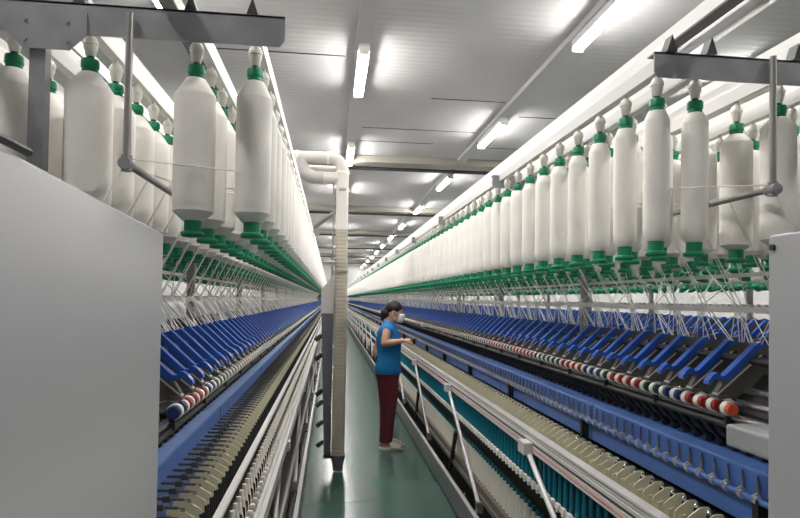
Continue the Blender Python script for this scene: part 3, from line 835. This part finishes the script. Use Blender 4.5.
# left arm, hand at the hip
limb(bd, [(-.008, .145, 1.282), (-.03, .185, 1.255), (-.14, .23, 1.06), (-.12, .20, .99), (-.05, .178, .90)], [.052, .05, .037, .034, .024])
def hand(mb, wrist, d, n, curl, sc=1.):
    """palm and five fingers; d pointing direction, n back-of-hand normal"""
    d = Vector(d).normalized(); n = Vector(n); n = (n - d * n.dot(d)).normalized(); t = d.cross(n)
    w = Vector(wrist)
    for off in (-.024, -.008, .008, .024):
        limb(mb, [w + t * off * .6, w + d * .07 * sc + t * off], [.0135, .0115], 8)
    for i, (off, ln) in enumerate(((-.027, .058), (-.009, .07), (.009, .074), (.027, .066))):
        p0 = w + d * .068 * sc + t * off
        a1 = curl * .5; a2 = curl * 1.3; a3 = curl * 2.0
        p1 = p0 + (d * math.cos(a1) - n * math.sin(a1)) * ln * .45
        p2 = p1 + (d * math.cos(a2) - n * math.sin(a2)) * ln * .32
        p3 = p2 + (d * math.cos(a3) - n * math.sin(a3)) * ln * .25
        limb(mb, [p0, p1, p2, p3], [.0092, .0086, .008, .0072], 8)
    p0 = w + d * .022 + t * .022
    p1 = p0 + d * .03 + t * .022 - n * .012; p2 = p1 + d * .028 + t * .006 - n * .012; p3 = p2 + d * .02 - n * .008
    limb(mb, [p0, p1, p2, p3], [.012, .0105, .0095, .008], 8)
hand(bd, (.150, -.194, 1.167), (.95, .28, .10), (.1, -.35, .9), 1.0)
hand(bd, (-.046, .177, .895), (.35, -.05, -.9), (.1, .95, 0), .3)
# legs and feet
for sy, fx in ((-1, 0.), (1, .006)):
    limb(bd, [(-.01, sy * .08, .84), (.015 + fx * .5, sy * .085, .47), (-.02 + fx, sy * .085, .085)], [.088, .056, .036])
    limb(bd, [(-.045 + fx, sy * .085, .05), (.05 + fx, sy * .09, .045), (.125 + fx, sy * .098, .034)], [.034, .03, .024])
    for q, (oy_, ln) in enumerate(((-.024, .03), (-.011, .034), (.001, .032), (.012, .028), (.022, .022))):
        limb(bd, [(.12 + fx, sy * (.098 - oy_ * -1), .032), (.13 + fx + ln, sy * (.098 + oy_), .029)], [.011, .0085], 8)
voxel(bd, .0062, 'skin', 'body', W, 5)
# top: sleeveless, flared below the waist
sh = MB()
sh.loft([(-.002, 0, .815, .146, .186), (-.002, 0, .818, .148, .188), (-.003, 0, .87, .141, .182), (.0, 0, .93, .132, .17), (.003, 0, .985, .127, .158), (.004, 0, 1.05, .130, .155), (.0, 0, 1.13, .138, .158),
         (-.004, 0, 1.19, .136, .162), (-.008, 0, 1.25, .118, .168), (-.006, 0, 1.295, .096, .165), (-.004, 0, 1.328, .076, .132), (-.002, 0, 1.352, .062, .085), (.0, 0, 1.37, .054, .06)], 28)
for sy in (-1, 1): limb(sh, [(-.006, sy * .11, 1.278), (-.012, sy * .172, 1.268)], [.062, .06])
o = voxel(sh, .0075, 'shirt', 'blouse', W, 6)
o2 = obj('blouse_hem', MB().loft([(-.002, 0, .806, .1465, .1865), (-.002, 0, .818, .1485, .1885)], 28), 'shirt', o)
tr = MB()
tr.loft([(-.006, 0, .72, .120, .165), (-.008, 0, .80, .134, .174), (-.006, 0, .90, .12, .16), (-.004, 0, .96, .105, .145)], 24)
for sy, fx in ((-1, 0.), (1, .006)):
    tr.loft([(-.018 + fx, sy * .086, .078, .07, .07), (-.016 + fx, sy * .086, .09, .072, .07), (-.006 + fx * .8, sy * .086, .25, .076, .072), (.006 + fx * .6, sy * .086, .45, .092, .082), (.002 + fx * .3, sy * .084, .62, .11, .09), (-.006, sy * .082, .80, .12, .092)], 20)
voxel(tr, .0075, 'trouser', 'trousers', W, 5)
# hair: cap and low bun
ha = MB()
ha.ball((hx - .018, 0, hz + .034), .098, .082, .09, 20, 14)
ha.ball((hx - .07, 0, hz - .03), .045, .06, .055, 14, 10)
ha.ball((hx - .112, 0, hz - .035), .034, .042, .05, 14, 10)
ha.ball((hx - .105, .0, hz - .085), .024, .03, .042, 12, 8)
for sy in (-1, 1): ha.ball((hx + .0, sy * .068, hz + .042), .04, .016, .04, 12, 8)
nod(ha)
hr = voxel(ha, .006, 'hair', 'hair', W, 4)
# face mask
mk = MB()
seg = 14; ringsN = 8
vs = []
for i in range(ringsN + 1):
    f = i / ringsN; z = hz - .098 + f * .092
    bulge = math.sin(PI * (0.15 + .75 * f))
    for k in range(seg + 1):
        a = -1.25 + 2.5 * k / seg
        rr = .080 + .026 * bulge - .012 * (1 - f) ** 2
        vs.append((hx + .026 + rr * math.cos(a) * .98, rr * math.sin(a) * (.70 + .12 * f), z + .012 * math.cos(a) * f))
fs = [(i * (seg + 1) + k, i * (seg + 1) + k + 1, (i + 1) * (seg + 1) + k + 1, (i + 1) * (seg + 1) + k) for i in range(ringsN) for k in range(seg)]
mk.add(vs, fs, 0, True); nod(mk)
mo = link('face_mask', mesh_of('face_mask', mk, 'mask', False), W)
so = mo.modifiers.new('s', 'SOLIDIFY'); so.thickness = .003
for sy in (-1, 1):
    obj('ear_loop', nod(MB().tube([(hx + .05, sy * .068, hz - .02), (hx + .01, sy * .079, hz + .012), (hx - .025, sy * .084, hz + .008), (hx - .022, sy * .083, hz - .03), (hx + .04, sy * .062, hz - .075)], .002, 5)), 'mask', mo)
for sy in (-1, 1):
    obj('eye', nod(MB().ball((hx + .078, sy * .031, hz + .008), .010, .014, .0075, 10, 8)), 'eye', W)
    obj('eyebrow', nod(MB().tube([(hx + .088, sy * .014, hz + .032), (hx + .08, sy * .036, hz + .036), (hx + .062, sy * .05, hz + .03)], .004, 6)), 'hair', W)
for sy, fx in ((-1, 0.), (1, .006)):
    so_ = MB().loft([(.045 + fx, sy * .093, 0, .135, .042), (.045 + fx, sy * .093, .018, .138, .044), (.045 + fx, sy * .093, .022, .134, .042)], 22, 0, 2.6)
    sd = obj('sandal', so_, 'sandal', W)
    st_ = MB()
    n1 = 10
    vs = []
    for xx, hh, ww in ((.03, .088, .046), (.06, .080, .0485), (.085, .070, .050), (.115, .060, .050), (.145, .050, .046)):
        for k in range(n1 + 1):
            a = PI * k / n1; vs.append((xx + fx, sy * .093 + ww * math.cos(a), .014 + (hh - .014) * math.sin(a)))
    st_.add(vs, [(i * (n1 + 1) + k, i * (n1 + 1) + k + 1, (i + 1) * (n1 + 1) + k + 1, (i + 1) * (n1 + 1) + k) for i in range(4) for k in range(n1)], 0, True)
    o = link('strap', mesh_of('strap', st_, 'sandal', False), sd); so2 = o.modifiers.new('s', 'SOLIDIFY'); so2.thickness = .004
# device in the hand
Rz = Matrix.Rotation(math.radians(-6), 4, 'Z')
pp = Rz @ Vector((.258, -.16, 1.176)) + Vector((.632, 6.5, 0))
dv = MB().box(-.042, .042, -.014, .014, -.007, .007)
o = obj('handheld_tool', dv, 'black', None, pp); o.rotation_euler = (math.radians(20), math.radians(-8), math.radians(12))
bv = o.modifiers.new('b', 'BEVEL'); bv.width = .004; bv.segments = 2
tag(o, "small black handheld tool gripped in the masked woman's raised hand", 'tool')

# ------------------------------------------------------------------ camera
F_PX, CX, CY = 600., 400., 287.0
yaw, pitch, roll = math.radians(6.541), math.radians(1.2), math.radians(.9)
cam = bpy.data.cameras.new('camera'); co = bpy.data.objects.new('camera', cam); COL.objects.link(co)
f = Vector((math.sin(yaw) * math.cos(pitch), math.cos(yaw) * math.cos(pitch), math.sin(pitch)))
r0 = Vector((math.cos(yaw), -math.sin(yaw), 0)); u0 = r0.cross(f)
Rr = r0 * math.cos(roll) + u0 * math.sin(roll); Uu = -r0 * math.sin(roll) + u0 * math.cos(roll)
mw = Matrix((Rr, Uu, -f)).transposed().to_4x4(); mw.translation = Vector((0, 0, 1.6))
co.matrix_world = mw
cam.sensor_fit = 'HORIZONTAL'; cam.sensor_width = 36.; cam.lens = F_PX / 800 * 36
cam.shift_x = (400 - CX) / 800; cam.shift_y = (CY - 259) / 800
cam.clip_start = .02; cam.clip_end = 200
SC.camera = co

w = bpy.data.worlds.new('hall_air'); w.use_nodes = True; SC.world = w
w.node_tree.nodes['Background'].inputs[0].default_value = (.9, .95, 1, 1); w.node_tree.nodes['Background'].inputs[1].default_value = .05
SC.view_settings.view_transform = 'Standard'; SC.view_settings.look = 'None'
SC.view_settings.exposure = 0.; SC.view_settings.gamma = 1.; SC.view_settings.use_curve_mapping = False
